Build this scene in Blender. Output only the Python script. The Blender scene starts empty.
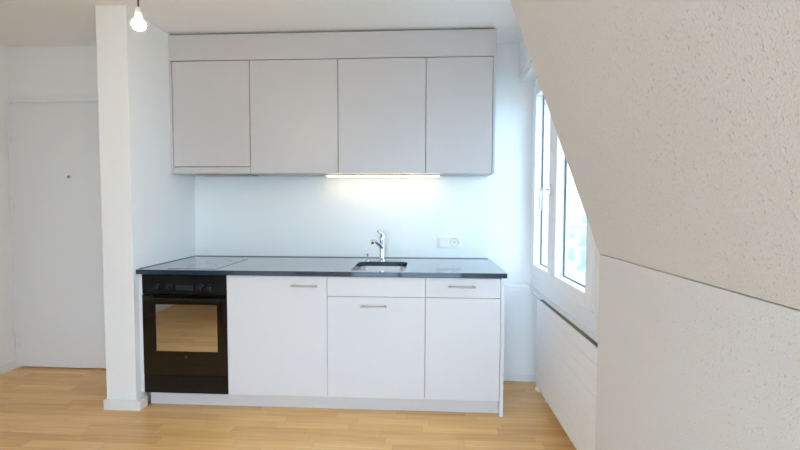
import bpy, bmesh, math
from mathutils import Vector, Matrix
C = bpy.context.scene.collection
SC = bpy.context.scene
R = math.radians

# ------------------------------------------------------------------ materials
def new_mat(name):
    m = bpy.data.materials.new(name); m.use_nodes = True
    nt = m.node_tree; b = nt.nodes['Principled BSDF']
    return m, nt, b

def mat(name, col, rough=.5, metal=0., spec=.5, bump=None, coat=0., vary=.0):
    m, nt, b = new_mat(name)
    b.inputs['Base Color'].default_value = (*col, 1)
    b.inputs['Coat IOR'].default_value = 1.45
    b.inputs['Roughness'].default_value = rough
    b.inputs['Metallic'].default_value = metal
    b.inputs['Specular IOR Level'].default_value = spec
    b.inputs['Coat Weight'].default_value = coat
    tc = nt.nodes.new('ShaderNodeTexCoord')
    if bump:
        sc, dist = bump
        n = nt.nodes.new('ShaderNodeTexNoise'); n.inputs['Scale'].default_value = sc
        n.inputs['Detail'].default_value = 4
        bp = nt.nodes.new('ShaderNodeBump'); bp.inputs['Distance'].default_value = dist
        bp.inputs['Strength'].default_value = 1
        nt.links.new(tc.outputs['Object'], n.inputs['Vector'])
        nt.links.new(n.outputs['Fac'], bp.inputs['Height'])
        nt.links.new(bp.outputs['Normal'], b.inputs['Normal'])
    if vary:
        n = nt.nodes.new('ShaderNodeTexNoise'); n.inputs['Scale'].default_value = 3
        mx = nt.nodes.new('ShaderNodeMix'); mx.data_type = 'RGBA'
        mx.inputs[6].default_value = (*[c * (1 - vary) for c in col], 1)
        mx.inputs[7].default_value = (*[min(1, c * (1 + vary)) for c in col], 1)
        nt.links.new(tc.outputs['Object'], n.inputs['Vector'])
        nt.links.new(n.outputs['Fac'], mx.inputs[0])
        nt.links.new(mx.outputs[2], b.inputs['Base Color'])
    return m

def emit_mat(name, col, strength):
    m, nt, b = new_mat(name)
    b.inputs['Base Color'].default_value = (.8, .8, .8, 1)
    b.inputs['Emission Color'].default_value = (*col, 1)
    b.inputs['Emission Strength'].default_value = strength
    return m

def pane_mat(name, gloss, tint=(1, 1, 1), fres=True, gcol=(1, 1, 1)):
    m = bpy.data.materials.new(name); m.use_nodes = True
    nt = m.node_tree; nt.nodes.clear()
    out = nt.nodes.new('ShaderNodeOutputMaterial'); mix = nt.nodes.new('ShaderNodeMixShader')
    t = nt.nodes.new('ShaderNodeBsdfTransparent'); t.inputs['Color'].default_value = (*tint, 1)
    g = nt.nodes.new('ShaderNodeBsdfGlossy'); g.inputs['Roughness'].default_value = .02
    g.inputs['Color'].default_value = (*gcol, 1)
    if fres:
        f = nt.nodes.new('ShaderNodeLayerWeight'); f.inputs['Blend'].default_value = .5
        pw = nt.nodes.new('ShaderNodeMath'); pw.operation = 'POWER'; pw.inputs[1].default_value = 5
        ma = nt.nodes.new('ShaderNodeMath'); ma.operation = 'MULTIPLY_ADD'; ma.inputs[1].default_value = .9; ma.inputs[2].default_value = .035
        nt.links.new(f.outputs['Facing'], pw.inputs[0]); nt.links.new(pw.outputs[0], ma.inputs[0])
        nt.links.new(ma.outputs[0], mix.inputs[0])
    else:
        mix.inputs[0].default_value = gloss
    nt.links.new(t.outputs[0], mix.inputs[1]); nt.links.new(g.outputs[0], mix.inputs[2])
    nt.links.new(mix.outputs[0], out.inputs['Surface'])
    return m

def plaster_mat(name, col, scale=190., dist=.0030, pits=.25):
    m, nt, b = new_mat(name)
    b.inputs['Roughness'].default_value = .9; b.inputs['Specular IOR Level'].default_value = .15
    L = nt.links; N = nt.nodes
    tc = N.new('ShaderNodeTexCoord')
    n = N.new('ShaderNodeTexNoise'); n.inputs['Scale'].default_value = scale; n.inputs['Detail'].default_value = 3
    n.inputs['Roughness'].default_value = .6
    v = N.new('ShaderNodeTexNoise'); v.inputs['Scale'].default_value = scale * .55; v.inputs['Detail'].default_value = 2
    rp = N.new('ShaderNodeValToRGB'); rp.color_ramp.elements[0].position = .24; rp.color_ramp.elements[1].position = .40
    L.new(tc.outputs['Object'], n.inputs['Vector']); L.new(tc.outputs['Object'], v.inputs['Vector'])
    L.new(v.outputs['Fac'], rp.inputs[0])
    ad = N.new('ShaderNodeMath'); ad.operation = 'MULTIPLY_ADD'; ad.inputs[1].default_value = .7
    L.new(rp.outputs['Color'], ad.inputs[0]); L.new(n.outputs['Fac'], ad.inputs[2])
    bp = N.new('ShaderNodeBump'); bp.inputs['Distance'].default_value = dist; bp.inputs['Strength'].default_value = .8
    L.new(ad.outputs[0], bp.inputs['Height']); L.new(bp.outputs['Normal'], b.inputs['Normal'])
    b.inputs['Base Color'].default_value = (*col, 1)
    return m

def parquet_mat(name):
    m, nt, b = new_mat(name)
    L = nt.links; N = nt.nodes
    def math_(op, a, bb=None, c=None):
        q = N.new('ShaderNodeMath'); q.operation = op
        for i, x in enumerate((a, bb, c)):
            if x is None: continue
            if isinstance(x, (int, float)): q.inputs[i].default_value = x
            else: L.new(x, q.inputs[i])
        return q.outputs[0]
    tc = N.new('ShaderNodeTexCoord'); sp = N.new('ShaderNodeSeparateXYZ'); L.new(tc.outputs['Object'], sp.inputs[0])
    W = .068
    yr = math_('DIVIDE', sp.outputs['Y'], W); row = math_('FLOOR', yr); yf = math_('FRACT', yr)
    wn = N.new('ShaderNodeTexWhiteNoise'); wn.noise_dimensions = '1D'; L.new(row, wn.inputs['W'])
    off = math_('MULTIPLY', wn.outputs['Value'], 3.7)
    xr = math_('ADD', math_('DIVIDE', sp.outputs['X'], .42), off)
    col = math_('FLOOR', xr); xf = math_('FRACT', xr)
    cv = N.new('ShaderNodeCombineXYZ'); L.new(col, cv.inputs[0]); L.new(row, cv.inputs[1])
    w2 = N.new('ShaderNodeTexWhiteNoise'); w2.noise_dimensions = '2D'; L.new(cv.outputs[0], w2.inputs['Vector'])
    # grain stretched along the strip
    gv = N.new('ShaderNodeCombineXYZ')
    L.new(math_('MULTIPLY', sp.outputs['X'], 3.0), gv.inputs[0])
    L.new(math_('MULTIPLY', sp.outputs['Y'], 60.0), gv.inputs[1])
    L.new(math_('MULTIPLY', w2.outputs['Value'], 40.0), gv.inputs[2])
    gn = N.new('ShaderNodeTexNoise'); gn.inputs['Scale'].default_value = 1.; gn.inputs['Detail'].default_value = 4
    L.new(gv.outputs[0], gn.inputs['Vector'])
    big = N.new('ShaderNodeTexNoise'); big.inputs['Scale'].default_value = 1.6; L.new(tc.outputs['Object'], big.inputs['Vector'])
    t = math_('ADD', math_('MULTIPLY', w2.outputs['Value'], .30),
              math_('ADD', math_('MULTIPLY', gn.outputs['Fac'], .66), math_('MULTIPLY', big.outputs['Fac'], .16)))
    rp = N.new('ShaderNodeValToRGB')
    e = rp.color_ramp.elements
    e[0].position = .15; e[0].color = (FL0[0], FL0[1], FL0[2], 1)
    e[1].position = .95; e[1].color = (FL1[0], FL1[1], FL1[2], 1)
    L.new(t, rp.inputs[0])
    # thin joints
    jy = math_('LESS_THAN', yf, .022); jx = math_('LESS_THAN', xf, .004)
    j = math_('MULTIPLY', math_('MAXIMUM', jy, jx), .35)
    mx = N.new('ShaderNodeMix'); mx.data_type = 'RGBA'
    L.new(j, mx.inputs[0]); L.new(rp.outputs[0], mx.inputs[6]); mx.inputs[7].default_value = (.16, .085, .035, 1)
    L.new(mx.outputs[2], b.inputs['Base Color'])
    b.inputs['Roughness'].default_value = .33
    b.inputs['Specular IOR Level'].default_value = .55
    bp = N.new('ShaderNodeBump'); bp.inputs['Distance'].default_value = .0006; bp.inputs['Strength'].default_value = .5
    L.new(math_('SUBTRACT', gn.outputs['Fac'], math_('MULTIPLY', j, 2.)), bp.inputs['Height'])
    L.new(bp.outputs['Normal'], b.inputs['Normal'])
    return m

FL0 = (.60, .285, .07); FL1 = (1., .655, .28)
M = dict(
    wall=mat('white_wall_paint', (.89, .89, .885), .85, spec=.2, bump=(160, .0008)),
    ceil=mat('white_ceiling_paint', (.88, .88, .88), .9, spec=.15, bump=(140, .0008)),
    trim=mat('white_trim_lacquer', (.84, .84, .84), .45),
    plaster=plaster_mat('rough_slope_plaster', (.69, .665, .655)),
    knee=plaster_mat('rough_knee_plaster', (.70, .68, .67), 170, .0022),
    floor=parquet_mat('oak_parquet'),
    cab=mat('white_cabinet_lacquer', (.755, .76, .79), .32, spec=.4),
    upcab=mat('shade_darkened_cabinet_lacquer', (.58, .555, .555), .32, spec=.4),  # cabinet lacquer darkened to paint in the weaker light up high
    seam_shade=mat('dark_seam_and_gap_shade', (.25, .25, .26), .7),  # dark joint tone, also painted shade in gaps
    carc=mat('cabinet_carcass', (.62, .62, .63), .6),
    plinth=mat('plinth_grey', (.70, .69, .70), .45),
    stone=mat('polished_dark_stone', (.019, .038, .064), .05, spec=.4, vary=.3, coat=1.),
    splash=mat('pale_glass_splashback', (.88, .91, .91), .3, spec=.4),
    steel=mat('brushed_steel', (.80, .77, .74), .28, 1.),
    chrome=mat('chrome', (.75, .77, .80), .08, 1.),
    handle=mat('warm_nickel', (.52, .46, .42), .3, 1.),
    blackglass=mat('black_oven_glass', (.007, .005, .0045), .05, spec=.45),
    blackpl=mat('black_enamel', (.006, .007, .009), .16, spec=.35),
    display=mat('dark_display', (.02, .022, .028), .08, spec=.5),
    hob=mat('black_hob_glass', (.014, .024, .036), .04, spec=.4, coat=1.),
    hobline=mat('grey_hob_print', (.22, .22, .23), .2),
    ovenpane=pane_mat('coated_oven_pane', .78, (.5, .45, .4), False, (.84, .89, 1.)),
    cavity=mat('oven_cavity_enamel', (.05, .045, .04), .4),
    glass=pane_mat('clear_window_glass', .05, (.82, .84, .84)),
    frame=mat('white_window_frame', (.86, .86, .87), .35),
    gasket=mat('grey_window_gasket', (.10, .12, .13), .6),
    rad=mat('white_radiator_enamel', (.84, .83, .84), .35),
    grille=mat('shade_darkened_taupe_grille', (.16, .14, .105), .55),  # taupe darkened to paint the shade in the gap under the sill
    socket=mat('white_socket_plastic', (.90, .90, .90), .35),
    hole=mat('dark_socket_hole', (.03, .03, .03), .8),
    cord=mat('dark_brown_cord', (.06, .045, .04), .6),
    lampsock=mat('pale_lamp_socket', (.72, .66, .60), .5),
    bulb=emit_mat('glowing_bulb', (1., .80, .50), 320.),
    led=emit_mat('glowing_led_diffuser', (1., .78, .46), 10.),
    ledh=mat('white_led_housing', (.8, .8, .8), .4),
    filt=mat('hood_filter_metal', (.35, .35, .36), .4, .8),
    peep=mat('peephole_metal', (.35, .33, .31), .3, 1.),
    seal=mat('grey_silicone_seal', (.20, .23, .24), .5),
    emblem=mat('dim_oven_emblem', (.07, .065, .06), .3, .6),
    out_wall=mat('pale_facade', (.80, .80, .78), .9),
    out_rail=mat('green_balcony_glass', (.48, .72, .62), .4),
    out_win=mat('facade_window', (.40, .52, .50), .2),
    out_roof=mat('facade_roof', (.45, .40, .38), .8),
    out_ground=mat('pale_outdoor_ground', (.40, .40, .38), .95),
)

# ------------------------------------------------------------------ mesh helpers
class MB:
    def __init__(s): s.bm = bmesh.new()
    def box(s, x0, x1, y0, y1, z0, z1, bev=0., seg=2):
        vs = [s.bm.verts.new((x, y, z)) for z in (z0, z1) for y in (y0, y1) for x in (x0, x1)]
        fs = [(0, 2, 3, 1), (4, 5, 7, 6), (0, 1, 5, 4), (2, 6, 7, 3), (0, 4, 6, 2), (1, 3, 7, 5)]
        faces = [s.bm.faces.new([vs[i] for i in f]) for f in fs]
        if bev:
            es = list({e for f in faces for e in f.edges})
            bmesh.ops.bevel(s.bm, geom=es, offset=bev, segments=seg, affect='EDGES', profile=.5)
        return s
    def prism(s, pts, axis, a, b):
        def p(u, v, w):
            return {'x': (w, u, v), 'y': (u, w, v), 'z': (u, v, w)}[axis]
        A = [s.bm.verts.new(p(u, v, a)) for u, v in pts]; B = [s.bm.verts.new(p(u, v, b)) for u, v in pts]
        s.bm.faces.new(A); s.bm.faces.new(B[::-1]); n = len(pts)
        for i in range(n): s.bm.faces.new((A[i], B[i], B[(i + 1) % n], A[(i + 1) % n]))
        return s
    def loft(s, loops, cap0=True, cap1=True):
        V = [[s.bm.verts.new(p) for p in lp] for lp in loops]; n = len(V[0])
        for a, b in zip(V, V[1:]):
            for i in range(n): s.bm.faces.new((a[i], a[(i + 1) % n], b[(i + 1) % n], b[i]))
        if cap0: s.bm.faces.new(V[0][::-1])
        if cap1: s.bm.faces.new(V[-1])
        return s
    def lathe(s, prof, o, axis=(0, 0, 1), n=24, cap0=True, cap1=True):
        q = Vector((0, 0, 1)).rotation_difference(Vector(axis).normalized())
        o = Vector(o); L = []
        for r, h in prof:
            L.append([o + q @ Vector((max(r, 1e-4) * math.cos(2 * math.pi * i / n), max(r, 1e-4) * math.sin(2 * math.pi * i / n), h)) for i in range(n)])
        return s.loft(L, cap0, cap1)
    def tube(s, pts, r, n=14):
        pts = [Vector(p) for p in pts]; L = []
        rr = r if isinstance(r, (list, tuple)) else [r] * len(pts)
        up = None
        for i, p in enumerate(pts):
            d = (pts[min(i + 1, len(pts) - 1)] - pts[max(i - 1, 0)]).normalized()
            if up is None:
                up = Vector((0, 0, 1)) if abs(d.z) < .9 else Vector((1, 0, 0))
            u = (up - d * up.dot(d)).normalized(); v = d.cross(u); up = u
            L.append([p + (u * math.cos(2 * math.pi * k / n) + v * math.sin(2 * math.pi * k / n)) * rr[i] for k in range(n)])
        return s.loft(L)
    def build(s, name, m, parent=None, smooth=False):
        bmesh.ops.recalc_face_normals(s.bm, faces=s.bm.faces[:])
        if parent is not None:
            w = parent; off = Vector(w.location)
            while w.parent: w = w.parent; off = off + Vector(w.location)
            bmesh.ops.translate(s.bm, verts=s.bm.verts[:], vec=-off); loc = (0, 0, 0)
        else:
            xs = [v.co for v in s.bm.verts]
            lo = [min(c[i] for c in xs) for i in range(3)]; hi = [max(c[i] for c in xs) for i in range(3)]
            loc = Vector(((lo[0] + hi[0]) / 2, (lo[1] + hi[1]) / 2, lo[2])) if name not in NOORIG else Vector((0, 0, 0))
            bmesh.ops.translate(s.bm, verts=s.bm.verts[:], vec=-loc)
        me = bpy.data.meshes.new(name); s.bm.to_mesh(me); s.bm.free()
        o = bpy.data.objects.new(name, me); C.objects.link(o); o.location = loc
        me.materials.append(M[m])
        if smooth:
            for p in me.polygons: p.use_smooth = True
            try: me.set_sharp_from_angle(angle=R(40))
            except Exception: pass
        if parent is not None: o.parent = parent
        return o
NOORIG = {'floor'}

def thing(name, label, cat, loc, group=None):
    o = bpy.data.objects.new(name, None); C.objects.link(o); o.location = loc
    o.empty_display_size = .1
    o['label'] = label; o['category'] = cat
    if group: o['group'] = group
    return o
def tag(o, label, cat, group=None):
    o['label'] = label; o['category'] = cat
    if group: o['group'] = group
    return o
def struct(o, label=None, cat=None):
    o['kind'] = 'structure'
    if label: o['label'] = label
    if cat: o['category'] = cat
    return o
def st_empty(name, label, cat, loc):
    o = bpy.data.objects.new(name, None); C.objects.link(o); o.location = loc
    return struct(o, label, cat)

def rrect(x0, x1, y0, y1, r, z, n=6):
    P = []
    for cx, cy, a0 in ((x1 - r, y1 - r, 0), (x0 + r, y1 - r, 90), (x0 + r, y0 + r, 180), (x1 - r, y0 + r, 270)):
        for k in range(n + 1):
            a = R(a0 + 90 * k / n); P.append((cx + r * math.cos(a), cy + r * math.sin(a), z))
    return P

# ------------------------------------------------------------------ measures (metres)
CEIL = 2.445
YB = 3.268            # kitchen back wall
XL = -3.145           # hall left wall
YD = 3.18             # hall door wall
PX0, PX1, PY = -1.957, -1.766, 2.54   # stub wall
YF = 2.585            # base cabinet fronts
YU = 2.964            # wall cabinet fronts
WT, WB = .868, .840   # worktop
YR = -1.7             # rear wall
XK, ZK, YK = .70, 1.076, 1.775        # knee wall face, crease height, dormer cheek
XS = XK - (CEIL - ZK) * .369          # slope meets ceiling
XW = .80              # window wall

# ------------------------------------------------------------------ setting
struct(MB().box(-3.4, 1.3, YR - .2, 3.5, -.12, 0).build('floor', 'floor'), 'oak strip parquet floor in warm honey tones', 'floor')
struct(MB().box(-3.4, 1.3, YR - .2, 3.5, CEIL, CEIL + .15).build('ceiling', 'ceil'), 'plain white painted ceiling', 'ceiling')
struct(MB().box(XL - .15, XL, YR - .2, 3.5, 0, CEIL).build('wall_left', 'wall'), 'white hall wall at far left', 'wall')
struct(MB().box(XL, PX0, YD, 3.5, 0, CEIL).build('wall_hall', 'wall'), 'white wall around the entrance door', 'wall')
struct(MB().box(PX0, PX1, PY, 3.5, 0, CEIL, .004).build('wall_stub', 'wall'), 'white stub wall between hall and kitchen', 'wall')
struct(MB().box(PX1, XW + .076, YB, 3.5, 0, CEIL).build('wall_back', 'wall'), 'white wall behind the kitchen', 'wall')
# low boxed-out part of the wall right of the kitchen
LY, LZ = 3.135, .695
struct(MB().box(.485, XW + .039, LY, YB, 0, LZ - .03, .003).box(.485, XW - .045, LY, YB, LZ - .031, LZ, .003).build('trim_1', 'wall'), 'low boxed-out wall ledge right of kitchen', 'wall')
# knee wall and roof slope (two solids with a thin open joint between)
struct(MB().box(XK, 1.1, YR - .2, YK, 0, ZK - .0018, .004).build('wall_right', 'knee'), 'rough plastered knee wall at right', 'wall')
struct(MB().prism([(XK, ZK + .0012), (XS, CEIL), (1.1, CEIL), (1.1, ZK + .0012)], 'y', YR - .2, YK).build('wall_slope', 'plaster'), 'rough plastered sloping roof wall at right', 'wall')
struct(MB().box(XK + .012, 1.09, YR - .2, YK - .004, ZK - .0025, ZK + .0015).build('trim_2', 'seam_shade'), 'thin dark joint between knee wall and slope', 'trim')
# window wall below and beside the window, lintel above
struct(MB().box(XW + .04, 1.1, YK, YB, 0, .64).build('wall_window', 'wall'), 'white wall behind the radiator', 'wall')
struct(MB().box(.683, 1.1, YK, YB, 2.20, CEIL).build('wall_lintel', 'wall'), 'white lintel above the dormer window', 'wall')
struct(MB().box(.690, .80, YK, YB, 2.168, 2.20, .003).box(.690, .705, YK, YB, 2.158, 2.168).build('trim_3', 'trim'), 'white curtain rail board beneath the lintel', 'trim')
struct(MB().box(.768, XW + .06, YK, YB, .64, .668, .004).build('trim_4', 'trim'), 'white window sill above radiator', 'trim')
struct(MB().box(-2.10, -1.98, YR, .75, 0, CEIL).build('hall_light_blocker', 'wall'), 'unseen white partition added left of the viewer to dim the hall', 'wall')  # unseen wall added to keep daylight and bounce out of the hall
# rear wall behind the viewer, unseen opening added and sized for daylight
rw = MB(); xs0, xs1 = -1.2, .64
rw.box(XL, xs0, YR - .2, YR, 0, CEIL).box(xs1, XK, YR - .2, YR, 0, CEIL)
rw.box(xs0, xs1, YR - .2, YR, 2.3, CEIL)
struct(rw.build('wall_rear', 'wall'), 'white wall behind the viewer', 'wall')
wr = st_empty('daylight_opening', 'unseen balcony door frame added behind the viewer to let in daylight', 'window', ((xs0 + xs1) / 2, YR - .1, 0))
f = MB()
for a in (xs0, -.42, xs1 - .06): f.box(a, a + .06, YR - .13, YR - .07, 0, 2.3)
f.box(xs0, xs1, YR - .13, YR - .07, 0, .08).box(xs0, xs1, YR - .13, YR - .07, 2.22, 2.3)
f.build('window_frame', 'frame', wr)

# baseboards
struct(MB().box(XL, XL + .012, YR, YD, 0, .055, .002).build('baseboard_left', 'trim'), 'white baseboard along hall wall', 'baseboard')
struct(MB().box(PX0 - .012, PX1 + .030, PY - .013, PY, 0, .062, .002).box(PX0 - .012, PX0, PY, YD, 0, .062, .002)
       .box(PX1, PX1 + .030, PY, YF + .02, 0, .062, .002).build('baseboard_stub', 'trim'), 'white baseboard around the stub wall', 'baseboard')
struct(MB().box(.485, .838, LY - .012, LY, 0, .055, .002).build('baseboard_back', 'trim'), 'white baseboard right of the kitchen', 'baseboard')

# ------------------------------------------------------------------ entrance door
d = st_empty('door_1', 'plain white flush entrance door with peephole', 'door', (-2.7, YD, 0))
f = MB().box(-3.145, -2.20, YD - .028, YD, 2.030, 2.078, .003).box(-3.145, -2.20, YD - .016, YD, 2.014, 2.030)
f.box(-3.145, -3.122, YD - .028, YD, 0, 2.03, .002).box(-2.245, -2.20, YD - .028, YD, 0, 2.03, .003)
f.build('door_frame', 'trim', d)
MB().box(-3.119, -2.248, YD - .034, YD, .012, 2.012, .004).build('door_leaf', 'trim', d)
for z in (1.775, 1.262, .205):
    h = MB().tube([(-3.122, YD - .040, z - .042), (-3.122, YD - .040, z + .042)], .011)
    h.box(-3.130, -3.106, YD - .042, YD - .034, z - .036, z + .036, .002); h.build('hinge', 'trim', d, True)
MB().lathe([(.011, 0), (.011, .004), (.007, .006)], (-2.668, YD - .034, 1.472), (0, -1, 0)).build('peephole', 'peep', d, True)

# ------------------------------------------------------------------ dormer window
w = st_empty('window_1', 'white two-sash dormer window at right', 'window', (XW, 2.6, .668))
W0, W1 = 2.03, YB           # frame ends along the depth
fz0, fz1 = .668, 2.168
f = MB()
f.box(XW, XW + .075, W1 - .045, W1, fz0, fz1, .004).box(XW, XW + .075, W0, W0 + .045, fz0, fz1, .004)
f.box(XW, XW + .075, W0 + .045, W1 - .045, fz0, fz0 + .095, .004).box(XW, XW + .075, W0 + .045, W1 - .045, fz1 - .05, fz1, .004)
f.build('window_frame', 'frame', w)
MB().box(XW, XW + .3, YK, W0, .668, 2.168).build('reveal_panel', 'wall', w)
def sash(y0, y1, handle):
    z0, z1 = fz0 + .098, fz1 - .052
    t = .078; x0, x1 = XW - .018, XW + .050
    s = MB().box(x0, x1, y0, y0 + t, z0, z1, .005).box(x0, x1, y1 - t, y1, z0, z1, .005)
    s.box(x0, x1, y0 + t, y1 - t, z0, z0 + t, .005).box(x0, x1, y0 + t, y1 - t, z1 - t, z1, .005)
    so = s.build('sash', 'frame', w)
    g = MB(); q = .006
    a0, a1, b0, b1 = y0 + t, y1 - t, z0 + t, z1 - t
    g.box(x0 + .050, x0 + .058, a0, a0 + q, b0, b1).box(x0 + .050, x0 + .058, a1 - q, a1, b0, b1)
    g.box(x0 + .050, x0 + .058, a0 + q, a1 - q, b0, b0 + q).box(x0 + .050, x0 + .058, a0 + q, a1 - q, b1 - q, b1)
    g.build('gasket', 'gasket', so)
    MB().box(x0 + .056, x0 + .061, a0, a1, b0, b1).build('pane', 'glass', so)
    if handle:
        hz = 1.365; hy = y0 + .030
        h = MB().box(x0 - .010, x0, hy - .014, hy + .014, hz - .035, hz + .035, .003)
        h.tube([(x0 - .008, hy, hz), (x0 - .058, hy, hz)], .008)
        h.tube([(x0 - .052, hy, hz + .006), (x0 - .056, hy, hz - .004), (x0 - .058, hy, hz - .020), (x0 - .060, hy, hz - .128)], [.009, .010, .0095, .008])
        h.build('window_handle', 'chrome', so, True)
MID = 2.727
sash(MID + .002, W1 - .030, True)
sash(W0 + .045, MID - .002, False)

# ------------------------------------------------------------------ radiator
ry0, ry1 = YK + .005, 2.832
r = thing('radiator', 'white flat-tube radiator mounted beneath the dormer window', 'radiator', (.75, 2.3, 0))
n = 8; z0, z1 = .105, .664; th = (z1 - z0) / n
for i in range(n):
    MB().box(.730, .741, ry0, ry1, z0 + i * th + .0005, z0 + (i + 1) * th - .0005, .0012, 1).build('tube', 'rad', r)
b = MB().box(.742, .80, ry0 + .01, ry1 - .01, z0 + .01, z1 - .012)
b.box(.741, .80, ry1 - .012, ry1, z0, z1 - .004, .002)
b.build('convector_body', 'rad', r)
g = MB()
k = ry0
while k < ry1 - .014:
    g.box(.742, .80, k, k + .010, z1 - .012, z1 - .004); k += .014
g.box(.741, .746, ry0, ry1 - .012, z1 - .012, z1 - .002).box(.776, .80, ry0, ry1 - .012, z1 - .012, z1 - .003)
g.build('top_grille', 'grille', r)
MB().lathe([(.010, 0), (.019, .003), (.022, .012), (.022, .032), (.018, .042), (.008, .045)], (.738, 2.800, .072), (.35, 0, 1)).build('valve', 'rad', r, True)
MB().tube([(.790, 2.795, 0), (.790, 2.795, .118)], .008).build('pipe', 'rad', r, True)

# ------------------------------------------------------------------ kitchen: base units
X0, X1, X2, X3, X4 = -1.741, -1.206, -.584, .009, .455
ZB, ZT = .093, .836
G = .0015                      # half of a door gap
def bar_handle(xa, xb, z, y, parent):
    h = MB()
    h.tube([(xa, y - .030, z), (xb, y - .030, z)], .0058)
    for x in (xa + .012, xb - .012): h.tube([(x, y, z), (x, y - .030, z)], .0048)
    h.build('handle', 'handle', parent, True)
def carcass(x0, x1, y0, y1, z0, z1, parent, top=False, name='carcass', m='carc'):
    t = .016; c = MB()
    c.box(x0, x0 + t, y0, y1, z0, z1).box(x1 - t, x1, y0, y1, z0, z1)
    c.box(x0 + t, x1 - t, y0, y1, z0, z0 + t).box(x0 + t, x1 - t, y1 - t, y1, z0 + t, z1)
    if top: c.box(x0 + t, x1 - t, y0, y1 - t, z1 - t, z1)
    # dark recess strip just behind the front gaps
    return c.build(name, m, parent)
CY0, CY1 = YF + .021, YB - .02
def front(name, x0, x1, z0, z1, parent, m='cab', y=YF, g=G):  # one flat door or drawer front
    return MB().box(x0 + g, x1 - g, y, y + .019, z0 + g, z1 - g, .0012).build(name, m, parent)

# oven housing
c = thing('oven_cabinet', 'white cabinet housing around the black oven', 'cabinet', ((X0 + X1) / 2, 2.9, ZB))
MB().box(PX1 + .001, X0 - .001, YF, YF + .019, ZB, ZT, .001).build('filler_strip', 'cab', c)
k = MB().box(X0 - .012, X0 - .002, CY0, CY1, ZB, ZT).box(X0 - .002, X1, CY0 + .02, CY1, ZB - .006, ZB - .001)
k.build('side_panel', 'carc', c)
# cabinet with one tall door
c = thing('base_cabinet', 'white base cabinet with one tall door, right next to the oven', 'cabinet', ((X1 + X2) / 2, 2.9, ZB), 'base cabinets')
carcass(X1 + .003, X2 - .002, CY0, CY1, ZB, ZT - .004, c)
dr = front('door', X1, X2 + .0005, ZB, ZT, c, g=.0012); bar_handle(-.800, -.638, .779, YF, dr)
# sink unit
c = thing('base_cabinet', 'white base cabinet beneath the sink with fixed top panel and wide pull-out', 'cabinet', ((X2 + X3) / 2, 2.9, ZB), 'base cabinets')
carcass(X2, X3 - .002, CY0, CY1, ZB, ZT - .004, c)
front('fixed_panel', X2 - .0005, X3, .715, ZT, c, g=.0012)
dr = front('pull_out', X2, X3, ZB, .715, c); bar_handle(-.378, -.220, .660, YF, dr)
# drawer unit
c = thing('base_cabinet', 'white base cabinet with handled top drawer and plain door, rightmost at floor', 'cabinet', ((X3 + X4) / 2, 2.9, ZB), 'base cabinets')
carcass(X3, X4 - .002, CY0, CY1, ZB, ZT - .004, c)
dr = front('drawer', X3, X4, .715, ZT, c); bar_handle(.144, .304, .785, YF, dr)
front('door', X3, X4, ZB, .715, c)
tag(MB().box(X4 + .001, X4 + .022, YF, LY - .015, 0, WB - .001, .001).build('end_panel', 'cab'), 'narrow pale end panel closing right side of base cabinets', 'panel')
tag(MB().box(PX1 + .032, X4, YF + .045, YF + .061, 0, ZB - .007, .001).build('plinth', 'plinth'), 'long pale grey plinth board below the base cabinets', 'plinth')

# ------------------------------------------------------------------ oven
o = thing('oven', 'black built-in oven with four knobs and glass door', 'oven', ((X0 + X1) / 2, 2.9, ZB))
xa, xb = X0 + .001, X1 - .001
MB().box(xa, xb, YF - .002, YF + .02, .716, .834, .002).build('control_panel', 'blackpl', o)
for x in (-1.640, -1.572, -1.367, -1.304):
    kb = MB().lathe([(.024, 0), (.024, .006), (.019, .010), (.017, .026), (.014, .028)], (x, YF - .002, .758), (0, -1, 0))
    kb.box(x - .004, x + .004, YF - .040, YF - .028, .742, .775, .002)
    kb.build('knob', 'blackpl', o, True)
MB().box(-1.525, -1.415, YF - .004, YF - .002, .738, .772, .001).build('display', 'display', o)
# door: black glass frame around a see-through pane
dz0, dz1 = .205, .711
wx0, wx1, wz0, wz1 = -1.656, -1.267, .358, .650
f = MB()
f.box(xa, wx0, YF - .004, YF + .016, dz0, dz1).box(wx1, xb, YF - .004, YF + .016, dz0, dz1)
f.box(wx0, wx1, YF - .004, YF + .016, dz0, wz0).box(wx0, wx1, YF - .004, YF + .016, wz1, dz1)
do = f.build('oven_door', 'blackglass', o)
MB().box(wx0, wx1, YF - .0035, YF + .002, wz0, wz1).build('pane', 'ovenpane', do)
h = MB().tube([(xa + .045, YF - .045, .690), (xb - .025, YF - .045, .690)], .010)
for x in (xa + .060, xb - .040): h.tube([(x, YF - .004, .690), (x, YF - .045, .690)], .008)
h.build('handle', 'blackpl', do, True)
MB().lathe([(.010, 0), (.010, .0012)], (-1.468, YF - .004, .322), (0, -1, 0), 6).build('emblem', 'emblem', do)
MB().box(xa, xb, YF - .003, YF + .018, ZB, dz0 - .003, .001).build('base_panel', 'blackpl', o)
cv = MB(); t = .012
cv.box(wx0 - .03, wx1 + .03, CY0 + .40, CY0 + .41, .25, .70)
cv.box(wx0 - .03, wx0 - .03 + t, CY0, CY0 + .40, .25, .70).box(wx1 + .03 - t, wx1 + .03, CY0, CY0 + .40, .25, .70)
cv.box(wx0 - .02, wx1 + .02, CY0, CY0 + .40, .25, .262).box(wx0 - .02, wx1 + .02, CY0, CY0 + .40, .688, .70)
cv.build('cavity', 'cavity', o)
for z in (.40, .575):
    k = MB()
    for i in range(12):
        x = wx0 - .01 + i * (wx1 - wx0 + .02) / 11; k.tube([(x, CY0 + .02, z), (x, CY0 + .38, z)], .0018, 6)
    for y in (.02, .38): k.tube([(wx0 - .017, CY0 + y, z), (wx1 + .017, CY0 + y, z)], .003, 6)
    k.build('rack', 'chrome', o, True)

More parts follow.
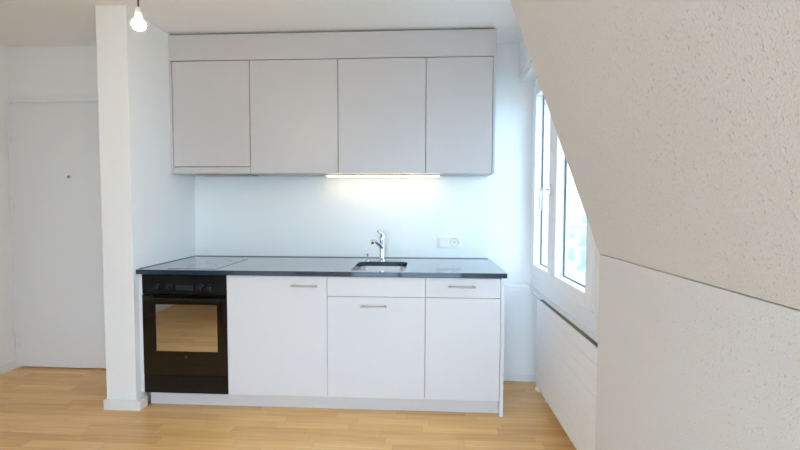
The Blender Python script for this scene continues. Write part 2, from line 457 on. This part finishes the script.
# ------------------------------------------------------------------ worktop with sink cut-out
SX0, SX1, SY0, SY1, SR = -.452, -.112, 2.612, 3.040, .055
bm = MB(); B = bm.bm
wx0_, wx1_, wy0_, wy1_ = PX1 + .0005, .488, YF - .020, YB - .0002
def loop_edges(P):
    V = [B.verts.new(p) for p in P]; return [B.edges.new((V[i], V[(i + 1) % len(V)])) for i in range(len(V))]
E1 = loop_edges([(wx0_, wy0_, WT), (wx1_, wy0_, WT), (wx1_, wy1_, WT), (wx0_, wy1_, WT)])
E2 = loop_edges(rrect(SX0, SX1, SY0, SY1, SR, WT))
bmesh.ops.triangle_fill(B, use_beauty=True, use_dissolve=False, edges=E1 + E2)
ret = bmesh.ops.extrude_face_region(B, geom=B.faces[:])
bmesh.ops.translate(B, verts=[v for v in ret['geom'] if isinstance(v, bmesh.types.BMVert)], vec=(0, 0, WB - WT))
wt_ = tag(bm.build('worktop', 'stone'), 'long polished dark stone worktop with sink cut-out', 'worktop')

MB().box(PX1 + .008, wx1_ - .012, YB - .0115, YB - .0072, WT, WT + .005, .001).box(PX1 + .0008, PX1 + .005, wy0_ + .03, YB - .012, WT, WT + .004, .001).build('seal_strip', 'seal', wt_)
s = thing('sink', 'stainless steel undermount sink bowl let into the dark worktop', 'sink', ((SX0 + SX1) / 2, (SY0 + SY1) / 2, .70))
def ins(d, z, r): return rrect(SX0 + d, SX1 - d, SY0 + d, SY1 - d, r, z)
zf = WB - .001
b = MB().loft([ins(-.018, zf - .0015, SR + .01), ins(-.018, zf, SR + .01), ins(-.004, zf, SR), ins(0, zf - .004, SR), ins(.002, .735, SR), ins(.008, .712, SR), ins(.025, .703, SR - .01), ins(.13, .700, .03),
                ins(.13, .698, .03), ins(.023, .701, SR - .01), ins(.006, .711, SR), ins(0, .735, SR), ins(-.002, zf - .004, SR)], False, False)
# floor cap
b.build('bowl', 'steel', s, True)
MB().box(SX0 + .125, SX1 - .125, SY0 + .125, SY1 - .125, .6985, .7005).build('bowl_floor', 'steel', s)
MB().lathe([(.038, 0), (.036, .002), (.028, .001), (.02, .0005)], (-.287, 2.826, .7006)).build('drain', 'chrome', s, True)

# tap
t = thing('tap', 'chrome single-lever kitchen tap behind the sink', 'tap', (-.300, 3.085, WT))
TX = -.300
MB().lathe([(.025, 0), (.025, .006), (.019, .010), (.0175, .05), (.0165, .135), (.019, .148), (.019, .166), (.015, .174)], (TX, 3.085, WT)).build('body', 'chrome', t, True)
sp = MB().tube([(TX, 3.078, .966), (TX - .012, 3.03, .990), (TX - .030, 2.97, 1.014), (TX - .040, 2.925, 1.024), (TX - .043, 2.908, 1.022), (TX - .0445, 2.900, 1.012)],
               [.014, .0125, .012, .0125, .013, .0125]).build('spout', 'chrome', t, True)
MB().lathe([(.010, 0), (.010, .005), (.007, .006)], (TX - .0446, 2.8995, 1.011), (0, -.1, -1)).build('aerator', 'blackpl', sp, True)
MB().tube([(TX + .006, 3.085, 1.038), (TX + .003, 3.083, 1.056), (TX - .006, 3.072, 1.068), (TX - .026, 3.045, 1.082)], [.017, .016, .010, .008]).build('lever', 'chrome', t, True)
k = MB().lathe([(.013, 0), (.013, .006), (.005, .008), (.005, .040), (.009, .042), (.009, .052), (.006, .054)], (-.400, 3.075, WT)).build('drain_knob', 'chrome', None, True)
tag(k, 'small chrome drain knob standing left of the tap', 'knob')

# hob
hb = thing('hob', 'black glass cooking hob set in worktop above the oven', 'hob', (-1.43, 2.85, WT))
MB().box(-1.590, -1.285, 2.610, 3.110, WT + .0002, WT + .0018, .0008).build('glass_plate', 'hob', hb)
for y in (2.745, 2.965):
    k = MB(); ro = .085
    k.loft([[(-1.4375 + rr * math.cos(2 * math.pi * i / 40), y + rr * math.sin(2 * math.pi * i / 40), z) for i in range(40)]
            for rr, z in ((ro, WT + .0019), (ro, WT + .0021), (ro - .003, WT + .0021), (ro - .003, WT + .0019))], False, False)
    k.build('cooking_zone', 'hobline', hb)

# splashback and socket
tag(MB().box(-1.752, .476, YB - .007, YB - .0005, WT + .0002, 1.479).build('splashback', 'splash'), 'pale glossy glass splashback between worktop and wall cabinets', 'splashback')
YS = YB - .0075
so = thing('wall_socket', 'white double wall socket on the splashback right of tap', 'socket', (.190, YS, .948))
MB().box(.104, .276, YS - .010, YS, .948, 1.030, .003).build('cover_plate', 'socket', so)
MB().box(.118, .184, YS - .013, YS - .0095, .956, 1.022, .0025).build('switch_insert', 'socket', so)
hexp = [(.227 + .029 * math.cos(R(60 * i)) * 1.0, .989 + .029 * math.sin(R(60 * i))) for i in range(6)]
ring = MB()
rl = lambda r, y: [(.227 + r * math.cos(R(60 * i)), y, .989 + r * math.sin(R(60 * i))) for i in range(6)]
ring.loft([rl(.031, YS - .010), rl(.031, YS - .013), rl(.026, YS - .013), rl(.023, YS - .0103), rl(.001, YS - .0103)], False, True)
ri = ring.build('socket_insert', 'socket', so)
for dx, dz in ((-.0095, -.002), (.0095, -.002), (0, .005)):
    MB().lathe([(.0032, 0), (.0032, .0004)], (.227 + dx, YS - .0104, .989 + dz), (0, -1, 0), 10).build('pin_hole', 'hole', ri)
MB().loft([rl(.0335, YS - .0100), rl(.0335, YS - .0106), rl(.031, YS - .0106), rl(.031, YS - .0100)], False, False).build('shadow_ring', 'seam_shade', ri)

# ------------------------------------------------------------------ wall cabinets
UX = (-1.746, -1.199, -.588, .008, .452)
UB, UT = 1.481, 2.252
UY1 = YB - .009
def upper(name, x0, x1, label, z0=UB):
    c = thing(name, label, 'cabinet' if name == 'wall_cabinet' else 'hood', ((x0 + x1) / 2, 3.1, UB), 'wall cabinets' if name == 'wall_cabinet' else None)
    carcass(x0 + .001, x1 - .001, YU + .021, UY1, UB + .003, UT, c, True, m='upcab')
    front('door', x0, x1, z0, UT, c, 'upcab', YU, .0021)
    return c
c = upper('range_hood_cabinet', UX[0], UX[1], 'leftmost shade-darkened wall cabinet, with shorter door above an extractor hood', 1.528)
MB().box(PX1 + .001, UX[0] - .002, YU, UY1, UB, UT, .0005).build('filler_strip', 'upcab', c)
hl = MB().box(UX[0] + .0015, UX[1] - .0015, YU, YU + .019, UB, 1.5258, .001).build('hood_lip', 'upcab', c)
MB().box(UX[0] + .12, UX[1] - .04, YU + .05, YU + .24, UB - .004, UB + .003).build('hood_filter', 'filt', c)
upper('wall_cabinet', UX[1], UX[2], 'plain shade-darkened wall cabinet beside the shorter hood door, second from left')
upper('wall_cabinet', UX[2], UX[3], 'plain shade-darkened wall cabinet over the tap, second from right')
cr = upper('wall_cabinet', UX[3], UX[4], 'narrowest shade-darkened wall cabinet, at the right end by the window')
MB().box(UX[4] + .001, UX[4] + .017, YU, UY1, UB, UT, .001).build('side_panel', 'upcab', cr)
tag(MB().box(PX1 + .001, UX[4] + .020, YU, UY1, UT + .003, 2.428, .001).build('cornice_panel', 'upcab'), 'long shade-darkened cornice panel above the wall cabinets', 'panel')
tag(MB().box(PX1 + .001, UX[4] + .005, YU + .03, UY1, 2.429, CEIL - .0005).build('shadow_gap_strip', 'seam_shade'), 'dark strip painting the shade in the gap between cornice panel and ceiling', 'panel')  # dark colour stands in for shade in the open gap

l = thing('cabinet_light', 'warm glowing strip light beneath the wall cabinets', 'light', (-.27, 3.15, UB))
MB().box(-.715, .115, 3.125, 3.165, UB - .006, UB + .002, .001).build('housing', 'ledh', l)
MB().box(-.706, .106, 3.128, 3.162, UB - .011, UB - .006, .002).build('diffuser', 'led', l)

# ------------------------------------------------------------------ pendant bulb
BX, BY, BZ = -1.098, 1.65, 1.938
p = thing('pendant_bulb', 'glowing bare light bulb hanging from a dark cord', 'lamp', (BX, BY, BZ))
MB().tube([(BX, BY, BZ + .080), (BX + .001, BY, 2.2), (BX, BY, CEIL)], .0032, 10).build('cord', 'cord', p, True)
MB().lathe([(.004, .086), (.008, .084), (.0115, .076), (.013, .050), (.0125, .040)], (BX, BY, BZ)).build('lamp_socket', 'lampsock', p, True)
MB().lathe([(.001, 0), (.011, .0015), (.019, .006), (.0242, .014), (.0252, .021), (.023, .029), (.018, .036), (.0125, .041), (.012, .046)], (BX, BY, BZ), n=32).build('bulb', 'bulb', p, True)

# ------------------------------------------------------------------ outdoors, seen through the window
struct(MB().box(-150, 150, -150, 150, -9.2, -9).build('ground', 'out_ground'), 'pale ground outside far below the window', 'ground')
b = thing('neighbouring_house', 'pale overexposed house seen outside through the window', 'building', (26, 66, -9))
MB().box(20, 34, 52, 84, -9, 1.2).build('facade', 'out_wall', b)
MB().prism([(19.5, 1.2), (34.5, 1.2), (27, 5.5)], 'y', 51.5, 84.5).build('roof', 'out_roof', b)
for z in (-6.6, -3.8, -1.0):
    MB().box(18.2, 20, 53, 83, z - .25, z).box(18.2, 18.3, 53, 83, z, z + .95).build('balcony', 'out_rail', b)
    for i in range(6):
        MB().box(19.95, 20, 54 + i * 5, 56.4 + i * 5, z + .1, z + 2.1).build('facade_window', 'out_win', b)

# ------------------------------------------------------------------ light: overcast sky
wd = bpy.data.worlds.new('World'); SC.world = wd; wd.use_nodes = True
bg = wd.node_tree.nodes['Background']
bg.inputs['Color'].default_value = (.545, .765, 1., 1); bg.inputs['Strength'].default_value = 9.9
def portal(name, loc, rot, sx, sy):
    ld = bpy.data.lights.new(name, 'AREA'); ld.shape = 'RECTANGLE'; ld.size = sx; ld.size_y = sy
    o = bpy.data.objects.new(name, ld); C.objects.link(o); o.location = loc; o.rotation_euler = rot
    ld.cycles.is_portal = True

# ------------------------------------------------------------------ camera
f_px, yaw, pitch, roll, h = 435.8953, R(3.1704), R(-2.7262), R(.1419), 1.2719
Rv = Vector((math.cos(yaw), math.sin(yaw), 0)); F0 = Vector((-math.sin(yaw), math.cos(yaw), 0))
Fv = F0 * math.cos(pitch) + Vector((0, 0, math.sin(pitch)))
Uv = -F0 * math.sin(pitch) + Vector((0, 0, math.cos(pitch)))
Rr = Rv * math.cos(roll) + Uv * math.sin(roll); Ur = Uv * math.cos(roll) - Rv * math.sin(roll)
cd = bpy.data.cameras.new('camera'); cam = bpy.data.objects.new('camera', cd); C.objects.link(cam)
cd.sensor_width = 36; cd.sensor_fit = 'HORIZONTAL'; cd.lens = 36 * f_px / 800; cd.clip_start = .02; cd.clip_end = 400
mw = Matrix((Rr, Ur, -Fv)).transposed().to_4x4(); mw.translation = Vector((0, 0, h)); cam.matrix_world = mw
SC.camera = cam

vs = SC.view_settings
vs.view_transform = 'Standard'; vs.look = 'None'; vs.gamma = 1; vs.use_curve_mapping = False
vs.exposure = 0.0
cy = SC.cycles
cy.max_bounces = 14; cy.diffuse_bounces = 10; cy.glossy_bounces = 5; cy.transparent_max_bounces = 12
cy.sample_clamp_indirect = 8
cy.use_denoising = True
